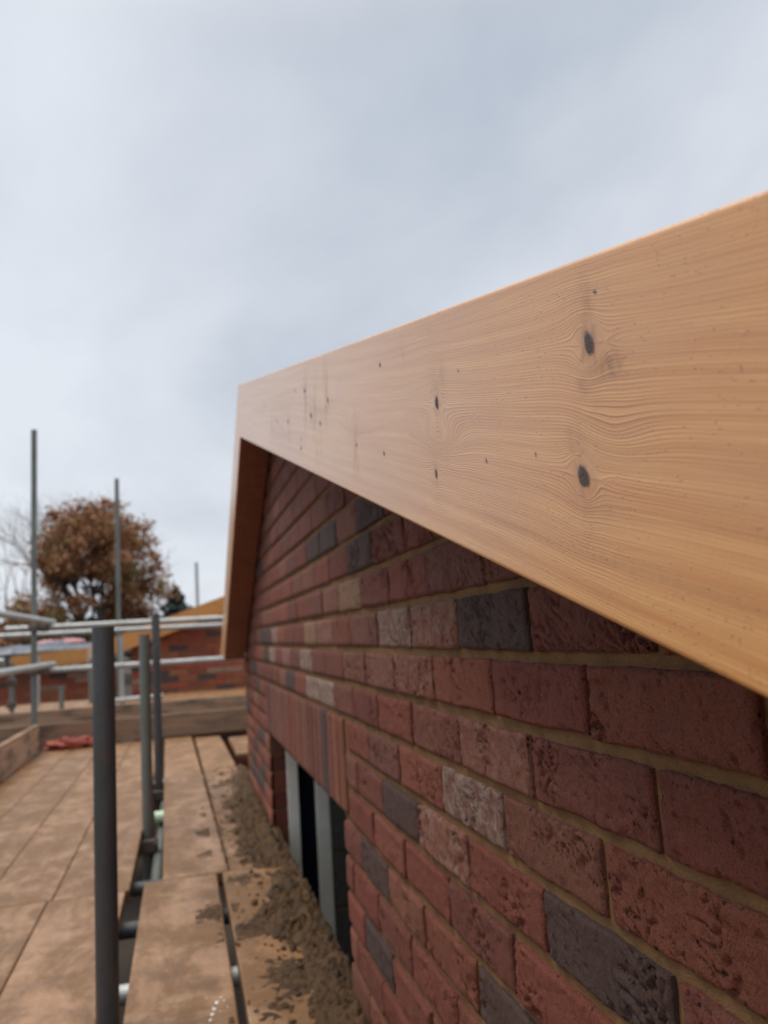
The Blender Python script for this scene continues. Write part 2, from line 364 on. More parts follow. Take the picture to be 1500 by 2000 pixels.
M_red = simple('red_plastic_sacking', (0.30, 0.055, 0.040), 0.45, 0.35, 25, 0, 0.004)
M_orange_sack = simple('orange_plastic_sacking', (0.42, 0.10, 0.04), 0.4, 0.3, 25, 0, 0.004)
M_tarp = simple('blue_grey_sheeting', (0.085, 0.10, 0.13), 0.38, 0.45, 6, 0, 0.01)
M_pink = simple('pink_sheeting', (0.40, 0.17, 0.18), 0.4, 0.2, 6, 0, 0.01)
M_white = simple('white_splash', (0.82, 0.82, 0.80), 0.6, 0.05)
M_cap = simple('pale_green_cap', (0.55, 0.75, 0.55), 0.4, 0.05)
def make_leaf(name, cols, tr=0.25):
    g = mat(name); oi = g.attr('leaf_v'); cr_ = g.nd('ShaderNodeValToRGB'); g.t.links.new(oi, cr_.inputs[0])
    el = cr_.color_ramp.elements
    while len(el) < len(cols): el.new(0.5)
    for i, c in enumerate(cols): el[i].position = i/(len(cols)-1); el[i].color = (*c, 1)
    g.fin(cr_.outputs[0], 0.7); return g.m
M_oak = make_leaf('autumn_leaf', [(0.22, 0.10, 0.05), (0.35, 0.155, 0.068), (0.38, 0.205, 0.09), (0.24, 0.215, 0.085)])
M_conifer = make_leaf('conifer_needle', [(0.018, 0.042, 0.038), (0.03, 0.06, 0.05), (0.045, 0.08, 0.065)])
M_hedge = make_leaf('hedge_leaf', [(0.035, 0.045, 0.02), (0.07, 0.075, 0.03), (0.12, 0.085, 0.035)])
print('materials ok')

# ------------------------------------------------------------------ ground
mb = MB(); mb.box((-600, -600, -CZ-0.3), (600, 1200, -CZ))
mb.build('ground', M_ground, base=(0, 0, -CZ), kind='structure')

# ------------------------------------------------------------------ the house
house = thing('brick_house', (1.5, 1.6, -CZ), 'red brick gable house with new timber barge board, filling the right side', 'house')
P5, P6 = -0.0362, 0.438
YA = 2.89                                     # apex
def z_low(y):                                 # lower edge of the barge boards
    return 0.723+0.2915*(y-YA) if y <= YA else 0.723-0.485*(y-YA)
Y_NEAR, Y_FAR = -1.6, 4.72
def wall_top(y): return z_low(y)+0.014

RED = [(0.270, 0.064, 0.034), (0.238, 0.053, 0.031), (0.300, 0.082, 0.040), (0.222, 0.058, 0.034), (0.272, 0.092, 0.050)]
DARK = [(0.072, 0.048, 0.046), (0.060, 0.042, 0.044)]
BUFF = (0.34, 0.17, 0.08); PALE = (0.25, 0.10, 0.065)
special = {}   # (row, y) -> (kind)
dark_at = [(0, .878), (-4, 1.369), (-4, .662), (-6, 1.598), (-8, 1.573), (3, 2.16), (3, 1.813), (2, 1.553), (-6, .963), (-2, 2.658), (3, 1.348), (-3, 3.9), (-1, 3.45), (-7, 4.2), (-9, .75), (0, 3.4)]
pale_at = [(-3, 1.008, .68), (0, 1.106, .42), (0, 1.307, .62), (-2, 2.185, 1.), (-2, 1.988, 1.), (-4, 1.208, .42), (-1, 2.297, .8), (-1, 3.345, .9), (0, 3.2, .8), (-1, 2.9, .5), (0, 1.9, .4), (-1, 1.2, .25), (-2, 1.0, .3)]
buff_at = [(1, 1.675), (0, 2.142), (-1, 2.7)]
rnd = random.Random(11)
brick = MB(); bcol = []; bpale = []
def jit(a): return rnd.uniform(-a, a)
def add_brick(y0, y1, z0, z1, col, pale, clampf=None, soldier=False, x=WX, face_dx=None):
    yc = (y0+y1)/2; dist = math.sqrt(yc*yc+WX*WX+((z0+z1)/2)**2)
    step = max(0.0017, 0.0023*dist/0.62)
    if yc < 0.15: step = 0.02
    ny = max(3, int((y1-y0)/step)); nz = max(3, int((z1-z0)/step))
    fx = jit(0.0012); ty = jit(0.0010); tz = jit(0.0008)
    seed = Vector((rnd.uniform(0, 90), rnd.uniform(0, 90), rnd.uniform(0, 90)))
    near = dist < 1.9
    crease = rnd.random()
    vs_ = []; idx = {}
    LY, LZ = y1-y0, z1-z0
    if near:
        es = [[(noise.noise(Vector((k*0.07+q*31.0, 0, 0))+seed)+0.5*noise.noise(Vector((k*0.33+q*31.0, 4, 0))+seed))*0.0024 for k in range(max(ny, nz)+1)] for q in range(4)]
    for i in range(ny+1):
        for j in range(nz+1):
            a, b = i/ny, j/nz
            y = y0+a*LY; z = z0+b*LZ
            if near:
                y += es[0][j]*(1-a)+es[1][j]*a; z += es[2][i]*(1-b)+es[3][i]*b
            de = min(a*LY, (1-a)*LY, b*LZ, (1-b)*LZ)
            rd = max(0.0, 1-de/0.0045); x_ = x+fx+ty*(a-.5)*2+tz*(b-.5)*2+0.0028*rd*rd
            if near:
                p = Vector((y*1.0, z*1.0, 0))
                n1_ = noise.noise(p*38+seed); n2_ = noise.noise(p*120+seed)
                x_ -= 0.0017*n1_+0.0010*n2_+0.0009*noise.noise(p*240+seed)
                # hand-made creases, gathered on one end of the brick
                wv = noise.noise(p*26+seed*0.7)
                cm = max(0.0, noise.noise(p*14+seed*1.7)+0.10+0.22*(crease-.5))
                q = abs(noise.noise(Vector((p.x*55+wv*2.2, p.y*95+wv*3.0, 3.0))+seed))
                if de > 0.001: x_ += 0.0150*cm*max(0.0, 1-q/0.20)**1.3
                pq = noise.noise(p*150+seed)
                if pq > 0.42: x_ += 0.0026*min(1.0, (pq-0.42)*6)
            x_ = min(x_, x+0.0060)
            if clampf is not None: z = min(z, clampf(y))
            vs_.append((x_, y, z))
    W = nz+1; n0 = (ny+1)*W
    fs = [(i*W+j, i*W+j+1, (i+1)*W+j+1, (i+1)*W+j) for i in range(ny) for j in range(nz)]
    # returns into the joint
    loop = [i*W for i in range(ny+1)]+[ny*W+j for j in range(1, nz+1)]+[i*W+nz for i in range(ny-1, -1, -1)]+[j for j in range(nz-1, 0, -1)]
    back = []
    for k, q in enumerate(loop):
        v = vs_[q]; vs_.append((x+0.016, v[1], v[2])); back.append(n0+k)
    for k in range(len(loop)):
        k2 = (k+1) % len(loop); fs.append((loop[k], loop[k2], back[k2], back[k]))
    brick.add(vs_, fs); bcol.extend([col]*len(vs_)); bpale.extend([pale]*len(vs_))

OP_Y0, OP_Y1, OP_Z1, OP_Z0 = 1.865, 3.50, -0.398, -1.52
def style(row, yc):
    for (r_, y_) in dark_at:
        if r_ == row and abs(y_-yc) < 0.112: return (rnd.uniform(.085, .109), .044, .034), 0.0
    for (r_, y_, a_) in pale_at:
        if r_ == row and abs(y_-yc) < 0.112: return (PALE if a_ > 0.5 else RED[2]), a_
    for (r_, y_) in buff_at:
        if r_ == row and abs(y_-yc) < 0.112: return BUFF, 0.3
    q = rnd.random()
    if yc > 3.3 and q < 0.12: return DARK[rnd.randrange(2)], 0.0
    c = RED[rnd.randrange(len(RED))]; k = rnd.uniform(0.88, 1.12)
    return tuple(x*k for x in c), (rnd.uniform(0.0, 0.16) if q > 0.7 else 0.0)
for row in range(-33, 11):
    zb, zt = P5+0.075*row+0.0060, P5+0.075*(row+1)-0.0060
    off = P6+(0.1125+0.02 if row % 2 == 0 else 0.0)
    if row >= 0 and row % 2 == 0: off = P6+0.1125-0.005
    k0 = int(math.floor((Y_NEAR-off)/0.225)); 
    for k in range(k0, 30):
        a = off+0.225*k+0.005+jit(0.001); b = off+0.225*(k+1)-0.005+jit(0.001)
        a = max(a, Y_NEAR); b = min(b, Y_FAR)
        if b-a < 0.03: continue
        yc = (a+b)/2
        if zb > max(wall_top(a), wall_top(b), wall_top(min(max(YA, a), b)))-0.004: continue
        segs = [(a, b)]
        lo, hi = None, None
        if row in (-3, -4, -5): lo, hi = 1.815, 3.565
        elif zt <= OP_Z1 and zb > OP_Z0: lo, hi = OP_Y0, OP_Y1
        if lo is not None:
            ns = []
            for (p, q) in segs:
                if q <= lo or p >= hi: ns.append((p, q)); continue
                if p < lo-0.025: ns.append((p, lo-(0.005 if row in (-3, -4, -5) else 0)))
                if q > hi+0.025: ns.append((hi+(0.005 if row in (-3, -4, -5) else 0), q))
            segs = ns
        if yc < 0.0 and row < -16: pass
        for (p, q) in segs:
            c, pl_ = style(row, yc)
            cl = wall_top if zt > min(wall_top(p), wall_top(q))-0.01 else None
            add_brick(p, q, zb+jit(0.0006), zt+jit(0.0006), c, pl_, cl)
wallp = brick.build('brickwork', M_brick, parent=house)
def set_attrs(o, cols, pales):
    me = o.data
    ca = me.color_attributes.new('brick_col', 'FLOAT_COLOR', 'POINT')
    arr = np.ones((len(cols), 4), dtype=np.float32); arr[:, :3] = np.array(cols, dtype=np.float32); ca.data.foreach_set('color', arr.ravel())
    da = me.attributes.new('brick_dark', 'FLOAT', 'POINT'); da.data.foreach_set('value', np.array([0.9 if c[0] < 0.11 else 0.0 for c in cols], dtype=np.float32))
    pa = me.attributes.new('brick_pale', 'FLOAT', 'POINT'); pa.data.foreach_set('value', np.array(pales, dtype=np.float32))
def smooth_face(o):
    o.data.polygons.foreach_set('use_smooth', [True]*len(o.data.polygons))
set_attrs(wallp, bcol, bpale); smooth_face(wallp)
# soldier course over the window
brick = MB(); bcol = []; bpale = []
ny_s = 23; ps = (3.56-1.82)/ny_s
for k in range(ny_s):
    a = 1.82+ps*k+0.005; b = a+ps-0.010
    c = tuple(x*rnd.uniform(0.85, 1.1) for x in RED[rnd.randrange(5)])
    if k in (3,): c = DARK[0]
    if k in (17, 20): c = (0.20, 0.10, 0.09)
    add_brick(a, b, -0.398, -0.1915, c, 0.15 if k % 3 else 0.0)
so = brick.build('window_lintel', M_brick, parent=house, label='soldier course of upright bricks over the window'); set_attrs(so, bcol, bpale); smooth_face(so)

# mortar bed behind the bricks, slightly hollow, with the opening left out
mo = MB()
ys = fit(Y_NEAR, 0.15, 0.05, 9).tolist()[:-1]+fit(0.15, Y_FAR, 0.006, 0.5).tolist()
ys = sorted(set([round(y, 4) for y in ys]+[OP_Y0, OP_Y1, YA])); 
zs = np.arange(-CZ, 0.76, 0.0125).tolist(); zs = sorted(set([round(z, 4) for z in zs]+[OP_Z0, OP_Z1]))
idx = {}; mv = []; mf = []
for i, y in enumerate(ys):
    for j, z in enumerate(zs):
        zz = min(z, wall_top(y)); n_ = noise.noise(Vector((y*60, z*60, 1)))*0.0009 if 0.1 < y < 2 else 0
        mv.append((WX+0.0070+n_, y, zz))
W = len(zs)
for i in range(len(ys)-1):
    for j in range(W-1):
        yc, zc_ = (ys[i]+ys[i+1])/2, (zs[j]+zs[j+1])/2
        if OP_Y0 < yc < OP_Y1 and OP_Z0 < zc_ < OP_Z1: continue
        if zs[j] >= max(wall_top(ys[i]), wall_top(ys[i+1])): continue
        mf.append((i*W+j, i*W+j+1, (i+1)*W+j+1, (i+1)*W+j))
mo.add(mv, mf)
mo.build('mortar', M_mortar, parent=wallp, smooth=True)
# wall returns, reveals and body of the house
g_core = MB()
g_core.box((WX+0.02, Y_FAR-0.1, -CZ), (4.6, Y_FAR, -0.35)); g_core.box((WX+0.02, Y_NEAR, -CZ), (4.6, Y_NEAR+0.1, -1.0)); g_core.box((4.5, Y_NEAR+0.1, -CZ), (4.6, Y_FAR-0.1, -1.0))
co = g_core.build('side_wall', M_brick, parent=house); set_attrs(co, [RED[0]]*len(g_core.v), [0.0]*len(g_core.v))
# window reveal, closers and blockwork seen through the opening
brick = MB(); bcol = []; bpale = []
for (ya, yb) in ((OP_Y1, OP_Y1+0.05), (OP_Y0-0.05, OP_Y0)):
  rev = MB(); rc = []; rp = []
  for row in range(-21, -4):
    zb, zt = P5+0.075*row+0.005, P5+0.075*(row+1)-0.005
    c = tuple(x*rnd.uniform(0.7, 0.95) for x in RED[row % 5]); n0 = len(rev.v)
    rev.box((WX+0.004, ya, zb), (WX+0.070, yb, min(zt, -0.40)), ch=0.002)
    rc += [c]*(len(rev.v)-n0); rp += [0.0]*(len(rev.v)-n0)
  rv = rev.build('window_reveal', M_brick, parent=house); set_attrs(rv, rc, rp)
  m2 = MB(); m2.box((WX+0.008, ya+0.003, OP_Z0), (WX+0.068, yb-0.003, -0.401)); m2.build('mortar', M_mortar, parent=rv)
win = MB(); win.box((0.412, OP_Y1-0.004, OP_Z0), (0.459, OP_Y1+0.06, -0.38), ch=0.003);
wf = win.build('window_frame', M_closer, parent=house, label='pale grey upright strip against the brick reveal')
win = MB(); win.box((0.530, OP_Y1-0.004, OP_Z0), (0.586, OP_Y1+0.06, -0.38), ch=0.003)
win.build('window_frame', M_closer, parent=house, label='pale grey upright strip against the grey blockwork')
dk = MB(); dk.box((0.459, OP_Y1+0.02, OP_Z0), (0.530, OP_Y1+0.06, -0.38)); dk.build('pane', M_glass, parent=wf)
bl = MB()
for k in range(8):
    z0 = -0.345-0.225*k-0.11
    bl.box((0.5865, OP_Y1-0.002, z0-0.215), (0.99, OP_Y1+0.10, z0), ch=0.003)
blk = bl.build('blockwork', M_block, parent=house, label='grey blockwork inner leaf')
mm = MB(); mm.box((0.588, OP_Y1+0.006, -1.9), (0.988, OP_Y1+0.09, -0.30)); mm.build('block_mortar', M_mortar, parent=blk)
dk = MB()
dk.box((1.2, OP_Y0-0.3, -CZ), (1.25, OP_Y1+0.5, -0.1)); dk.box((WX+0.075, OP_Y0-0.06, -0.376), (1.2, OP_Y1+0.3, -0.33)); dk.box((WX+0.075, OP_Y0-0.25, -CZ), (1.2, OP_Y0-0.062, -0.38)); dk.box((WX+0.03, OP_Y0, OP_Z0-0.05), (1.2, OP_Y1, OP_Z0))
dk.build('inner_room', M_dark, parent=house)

# --- barge boards: the near one is a fine grid that carries the grain field
YS, YE, TH = -0.75, YA, 0.022
cn = math.cos(math.atan(0.2915)); WB = 0.198
knots = [  # y, z, radius, squash (y extent factor), stain
    (0.411, 0.079, 0.0058, 1.0, 0.7), (0.390, 0.150, 0.0060, 0.8, 1.0), (0.660, 0.196, 0.0050, 0.9, 0.7), (0.676, 0.135, 0.0036, 0.9, 0.5),
    (0.991, 0.238, 0.0030, 1.2, 0.8), (1.171, 0.352, 0.0052, 1.5, 0.95), (1.245, 0.335, 0.0045, 1.6, 0.8), (1.384, 0.434, 0.0060, 2.0, 0.95), (1.33, 0.372, 0.0062, 2.0, 0.9), (1.62, 0.44, 0.0055, 1.8, .8), (1.80, 0.49, 0.005, 1.8, .7), (1.46, .345, .0045, 1.8, .7), (2.05, 0.60, .005, 2, .6)]
marks = [(0.848, 0.296, 0.0022), (0.855, 0.195, 0.0022), (0.378, 0.175, 0.0010), (0.555, 0.120, 0.0011), (0.60, 0.205, 0.0009), (0.47, 0.105, 0.0008), (1.5, 0.47, 0.003), (1.45, .36, .002)]
knots = [(a, b, c*(1.0 if a < 0.9 else 0.62), d, e_) for (a, b, c, d, e_) in knots]
loops = [(0.662, 0.166, 0.044, 0.0135, 0.034), (0.985, 0.264, 0.062, 0.0125, 0.032), (0.376, 0.094, 0.034, 0.0140, 0.009), (1.24, 0.365, 0.07, 0.013, 0.026), (0.13, 0.06, 0.08, 0.014, 0.018), (1.75, 0.46, 0.12, 0.014, 0.02)]
stains = [(1.29, 0.37, 0.012, 0.045, 0.55), (1.38, 0.41, 0.012, 0.050, 0.65), (1.18, 0.365, 0.010, 0.045, 0.6), (1.00, 0.235, 0.008, 0.035, 0.55), (1.60, 0.43, 0.014, 0.05, 0.4), (1.9, 0.5, 0.02, 0.05, 0.35), (1.25, .30, .007, .03, .45),
          (0.373, 0.132, 0.016, 0.008, 0.85), (0.388, 0.168, 0.006, 0.017, 0.6), (0.40, 0.128, 0.008, 0.006, 0.6), (0.245, 0.160, 0.004, 0.004, 1.0), (0.40, 0.060, 0.03, 0.004, 0.25),
          (0.755, 0.275, 0.004, 0.012, 0.35), (0.42, 0.10, 0.006, 0.010, 0.35), (1.29, 0.30, 0.006, 0.03, 0.5), (1.19, 0.40, 0.006, 0.03, 0.5), (0.64, 0.215, 0.006, 0.014, 0.35), (0.99, 0.21, 0.006, 0.018, 0.4), (0.50, 0.06, 0.10, 0.004, 0.25), (0.36,0.02,0.12,0.004,0.35), (1.7, 0.5, 0.2, 0.02, 0.3)]
ysb = np.concatenate([fit(YS, 0.16, 0.02, 9)[:-1], fit(0.16, YE, 0.0016, 0.62)])
nt_ = 132
tsb = np.linspace(0, 1, nt_)
Yg, Tg = np.meshgrid(ysb, tsb, indexing='ij')
zl = 0.723+0.2915*(Yg-YA); vert = 0.2095-0.0045*Yg
Zg = zl+Tg*vert
Tm = Tg*WB
def st_of(y, z): return (z-(0.723+0.2915*(y-YA)))*cn
# base phase: t, gently arched along the board
phi = Tm*1.0+0.005*np.sin(Yg*2.6+0.5)+0.0022*np.sin(Yg*6.3+Tm*14)
Kn = np.zeros_like(phi); Stn = np.zeros_like(phi)
for (y, z, rdx, wy, wt, A) in [(l[0], l[1], 0, l[2], l[3], l[4]) for l in loops]:
    t0 = st_of(y, z); ds = (Yg-y)/cn
    phi = phi+A*np.exp(-(np.abs(ds)/wy)**1.7-(np.abs(Tm-t0)/wt)**1.8)
for (y, z, rd, sq, sa) in knots:
    t0 = st_of(y, z); ds = (Yg-y)/cn; dt = Tm-t0
    Rk = rd*2.1
    rho2 = (ds*0.75)**2+dt**2
    phi = phi-dt*np.minimum(0.93, Rk**2/(rho2+0.35*rd**2))*1.0
    # grain dives towards the knot on the side nearer the eye
    phi = phi+0.0045*np.exp(-((ds+rd*1.8)/(rd*3.0))**2)*np.sign(dt)*np.exp(-np.abs(dt)/(rd*4.5))
    ang = np.arctan2(dt, ds/sq)
    rk = np.sqrt((ds/sq)**2+dt**2)*(1+0.07*np.sin(2*ang+y*40)+0.06*np.sin(3*ang+z*90)+0.04*np.sin(7*ang+y*70))
    Kn = np.maximum(Kn, np.clip((rd-rk)/(rd*0.25)+0.5, 0, 1))
    Stn = np.maximum(Stn, sa*0.9*np.exp(-((rk/(rd*2.1))**2)))
    Stn = np.maximum(Stn, 0.65*sa*np.exp(-(ds/(rd*1.3))**2)*np.exp(-np.abs(dt)/(rd*4.0)))
for (y, z, rd) in marks:
    t0 = st_of(y, z); rk = np.sqrt(((Yg-y)/cn*0.8)**2+(Tm-t0)**2)
    Kn = np.maximum(Kn, np.clip((rd-rk)/(rd*0.4)+0.5, 0, 1)); Stn = np.maximum(Stn, 0.5*np.exp(-(rk/(rd*2))**2))
for (y, z, wy, wt, a_) in stains:
    t0 = st_of(y, z); Stn = np.maximum(Stn, a_*np.exp(-((Yg-y+0.35*(Tm-t0)*(1 if wt > 0.02 else 0))/cn/wy)**2-((Tm-t0)/wt)**2))
ny_, nz_ = Yg.shape
V = np.stack([np.full(Yg.shape, BX)+0.0018*np.clip(1-np.minimum(Tm, WB-Tm)/0.0022, 0, 1)**2, Yg, Zg], -1).reshape(-1, 3)
ii, jj = np.meshgrid(np.arange(ny_-1), np.arange(nz_-1), indexing='ij')
F = np.stack([ii*nz_+jj, ii*nz_+jj+1, (ii+1)*nz_+jj+1, (ii+1)*nz_+jj], -1).reshape(-1, 4)
nv = len(V)
# back, edges, ends
bi0 = nv
extra = []; ef = []
for i in range(ny_):
    extra.append((BX+TH, ysb[i], zl[i, 0])); extra.append((BX+TH, ysb[i], zl[i, 0]+vert[i, 0]))
for i in range(ny_-1):
    a, b = bi0+2*i, bi0+2*(i+1)
    ef.append((i*nz_, (i+1)*nz_, b, a)); ef.append((i*nz_+nz_-1, a+1, b+1, (i+1)*nz_+nz_-1)); ef.append((a, b, b+1, a+1))
ef.append((0, bi0, bi0+1, nz_-1)); ef.append(((ny_-1)*nz_, (ny_-1)*nz_+nz_-1, bi0+2*(ny_-1)+1, bi0+2*(ny_-1)))
allV = [tuple(v) for v in V.tolist()]+extra
def ext(a, fillv): return np.concatenate([a.reshape(-1), np.array(fillv)])
fs_ = np.array([0.0+y for y in ysb]); exs = np.repeat(ysb/cn, 2)
bb = MB(); bb.v = allV; bb.f = [tuple(q) for q in F.tolist()]+ef; bb.m = [0]*len(bb.f)
bo = bb.build('barge_board', M_timber, parent=house, label='near barge board with dark knots, rising away to the apex')
edge_t = np.tile([0.0-0.0, WB], ny_)
def put(nm, arr):
    at = bo.data.attributes.new(nm, 'FLOAT', 'POINT'); at.data.foreach_set('value', np.ascontiguousarray(arr, dtype=np.float32))
Rl = np.zeros_like(phi)
for l in loops: Rl = np.maximum(Rl, np.exp(-((Yg-l[0])/cn/(l[2]*1.5))**2-((Tm-st_of(l[0], l[1]))/(l[3]*2.2))**2))
for k_ in knots: Rl = np.maximum(Rl, np.exp(-(((Yg-k_[0])/cn)/(k_[2]*5))**2-((Tm-st_of(k_[0], k_[1]))/(k_[2]*7))**2))
put('wood_r', ext(Rl, np.zeros(2*ny_)))
put('wood_s', ext(Yg/cn, exs)); put('wood_t', ext(Tm, edge_t)); put('wood_g', ext(phi, edge_t+0.0)); put('wood_k', ext(Kn, np.zeros(2*ny_))); put('wood_stain', ext(Stn, np.zeros(2*ny_)))
sm = [True]*len(F)+[False]*len(ef); bo.data.polygons.foreach_set('use_smooth', sm)

# far barge board: plumb cut at the apex, level cut at the eaves
fb = MB(); vv = 0.2095-0.0045*YA; nseg = 60
pts = []
y_end_low, z_end = 4.585, -0.098
y_end_top = YA+(0.723+vv-z_end)/0.470
fv = []
for k in range(nseg+1):
    a = k/nseg
    yl = YA+0.0005+(y_end_low-YA)*a; yt = YA+0.0005+(y_end_top-YA)*a
    fv += [(BX, yl, 0.723+(z_end-0.723)*a), (BX, yt, 0.723+vv+(z_end-0.723-vv)*a), (BX+TH, yl, 0.723+(z_end-0.723)*a), (BX+TH, yt, 0.723+vv+(z_end-0.723-vv)*a)]
ff = []
for k in range(nseg):
    a, b = 4*k, 4*k+4
    ff += [(a, a+1, b+1, b), (a, b, b+2, a+2), (a+1, a+3, b+3, b+1), (a+2, b+2, b+3, a+3)]
ff += [(0, 2, 3, 1), (4*nseg, 4*nseg+1, 4*nseg+3, 4*nseg+2)]
fb.add(fv, ff); fo = fb.build('barge_board', M_timber, parent=house, label='far barge board dropping behind the apex, seen almost edge on')
n_f = len(fv); A = np.array(fv); sl = 0.47
for nm, arr in (('wood_s', A[:, 1]*1.1), ('wood_t', (A[:, 2]+sl*(A[:, 1]-YA))), ('wood_g', (A[:, 2]+sl*(A[:, 1]-YA))), ('wood_k', A[:, 0]*0), ('wood_stain', A[:, 0]*0)):
    at = fo.data.attributes.new(nm, 'FLOAT', 'POINT'); at.data.foreach_set('value', arr.astype(np.float32))

# soffits under the verge
so_ = MB()
def slab(y0, z0, y1, z1, th, x0, x1):
    so_.add([(x0, y0, z0), (x1, y0, z0), (x1, y1, z1), (x0, y1, z1), (x0, y0, z0+th), (x1, y0, z0+th), (x1, y1, z1+th), (x0, y1, z1+th)],
            [(0, 1, 2, 3), (4, 7, 6, 5), (0, 4, 5, 1), (1, 5, 6, 2), (2, 6, 7, 3), (3, 7, 4, 0)])
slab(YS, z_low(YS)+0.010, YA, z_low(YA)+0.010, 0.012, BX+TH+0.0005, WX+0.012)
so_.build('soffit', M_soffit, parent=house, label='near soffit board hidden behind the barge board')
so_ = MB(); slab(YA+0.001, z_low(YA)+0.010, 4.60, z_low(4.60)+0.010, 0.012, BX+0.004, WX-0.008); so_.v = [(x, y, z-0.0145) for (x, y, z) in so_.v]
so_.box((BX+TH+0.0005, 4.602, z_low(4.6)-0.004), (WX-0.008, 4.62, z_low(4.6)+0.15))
so_.build('soffit', M_soffit, parent=house, label='soffit board under the far barge board, shade put into its red-brown colour')
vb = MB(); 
# dark ragged strip standing in for the shade where soffit meets brick
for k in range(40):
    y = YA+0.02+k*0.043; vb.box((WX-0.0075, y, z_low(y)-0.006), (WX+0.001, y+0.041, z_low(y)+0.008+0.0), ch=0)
vb.build('painted_shadow_strip', M_bark, parent=house)
# roof slopes
so_ = MB(); x0, x1 = BX+TH+0.0015, 4.9
slab(YS-0.2, z_low(YS-0.2)+0.10, YA, z_low(YA)+0.10, 0.06, x0, x1)
so_.build('roof', M_felt, parent=house)
so_ = MB(); so_.add([(x0, YA+.001, .825), (x1, YA+.001, .825), (x1, 4.9, -.098+.05), (x0, 4.9, -.098+.05), (x0, YA+.001, .885), (x1, YA+.001, .885), (x1, 4.9, -.03), (x0, 4.9, -.03)], [(0, 1, 2, 3), (4, 7, 6, 5), (0, 4, 5, 1), (1, 5, 6, 2), (2, 6, 7, 3), (3, 7, 4, 0)])
so_.build('roof', M_felt, parent=house)
print('house ok')

# ------------------------------------------------------------------ scaffold platform boards
def plank(y0, y1, x0, x1, label, skew=0.0, z=PZ, group='scaffold boards of the walkway', name='scaffold_board', m=None, ch=0.004):
    mb_ = MB(); nx = 1
    t0 = z-0.038
    mb_.box((x0, y0, t0), (x1, y1, z), ch=ch)
    if skew:
        mb_.v = [(v[0]+skew*(v[1]-y0), v[1], v[2]) for v in mb_.v]
    sag = [(v[0], v[1], v[2]) for v in mb_.v]; mb_.v = sag
    return mb_.build(name, m or M_ply, label=label, cat='scaffold board', group=group)
YJ = 3.03
plank(-0.9, YJ-0.012, -0.143, 0.098, 'near inner scaffold board flecked with white, beside the open gap')
plank(-0.9, YJ-0.005, 0.118, 0.335, 'near inner scaffold board under the dirt heap against the brick wall')
plank(YJ, 7.30, -0.083, 0.140, 'long pale scaffold board beyond the cross joint, between gap and dirt', skew=-0.0180)
plank(YJ, 7.16, 0.147, 0.352, 'far inner scaffold board along the wall, partly under dirt', skew=-0.0140)
outer = [(-0.4385, -0.200), (-0.665, -0.4415), (-0.892, -0.668), (-1.119, -0.895)]
on = ['next to the open gap', 'second from the open gap', 'third from the open gap', 'at the side toe board']
for (a, b), nm in zip(outer, on):
    plank(-0.9, 2.955, a, b, 'near outer scaffold board '+nm)
    plank(2.962, 7.30, a+0.012, b+0.012, 'far outer scaffold board '+nm, skew=0.0)
for k, (a, b, y0, y1) in enumerate([(0.355, 2.6, 6.75, 6.98), (0.355, 2.6, 6.50, 6.73), (0.36, 2.6, 6.25, 6.48), (0.355, 2.6, 6.0, 6.23)]):
    mb_ = MB(); mb_.box((a, y0, PZ-0.038), (b, y1, PZ-0.002*k), ch=0.004)
    mb_.build('scaffold_board', M_ply, label=['cross board round the far corner of the house, against the end toe board', 'cross board round the house corner, second from the end toe board', 'cross board round the house corner, third from the end toe board', 'cross board nearest the far corner of the brick wall'][k], cat='scaffold board', group='cross boards round the corner')
# toe boards
def toe(lo, hi, label, m=M_toe):
    mb_ = MB(); mb_.box(lo, hi, ch=0.004); mb_.build('toe_board', m, label=label, cat='toe board', group='upright toe boards')
mb_ = MB(); mb_.box((-1.162, -0.9, PZ+0.002), (-1.124, 7.13, -0.578), ch=0.004)
mb_.build('toe_board', M_toe_b, label='long toe board on edge down the left side of the walkway', cat='toe board', group='upright toe boards')
toe((-2.3, 7.385, PZ+0.002), (2.7, 7.423, -0.606), 'toe board on edge closing the far end of the walkway, behind the red sack')
toe((-2.6, 8.60, -0.80), (2.9, 8.638, -0.572), 'toe board of the next scaffold, just beyond the end toe board', M_toe_b)
toe((-2.2, 5.6, -0.80), (-1.55, 5.64, -0.56), 'pale toe board at the left edge of the photo')
# second walkway by the next house
for k in range(7):
    mb_ = MB(); y0 = 8.66+0.235*k; mb_.box((-3.4, y0, -0.638), (2.9, y0+0.226, -0.60), ch=0.004)
    mb_.build('scaffold_board', M_ply, label=['pinkish board of the next scaffold touching its toe board', 'second pinkish board beyond the far toe board', 'third pinkish board beyond the far toe board', 'middle pinkish board of the next scaffold', 'third pinkish board out from the next house wall', 'second pinkish board out from the next house wall', 'pinkish board of the next scaffold nearest its brick wall'][k], cat='scaffold board', group='boards of the next scaffold')

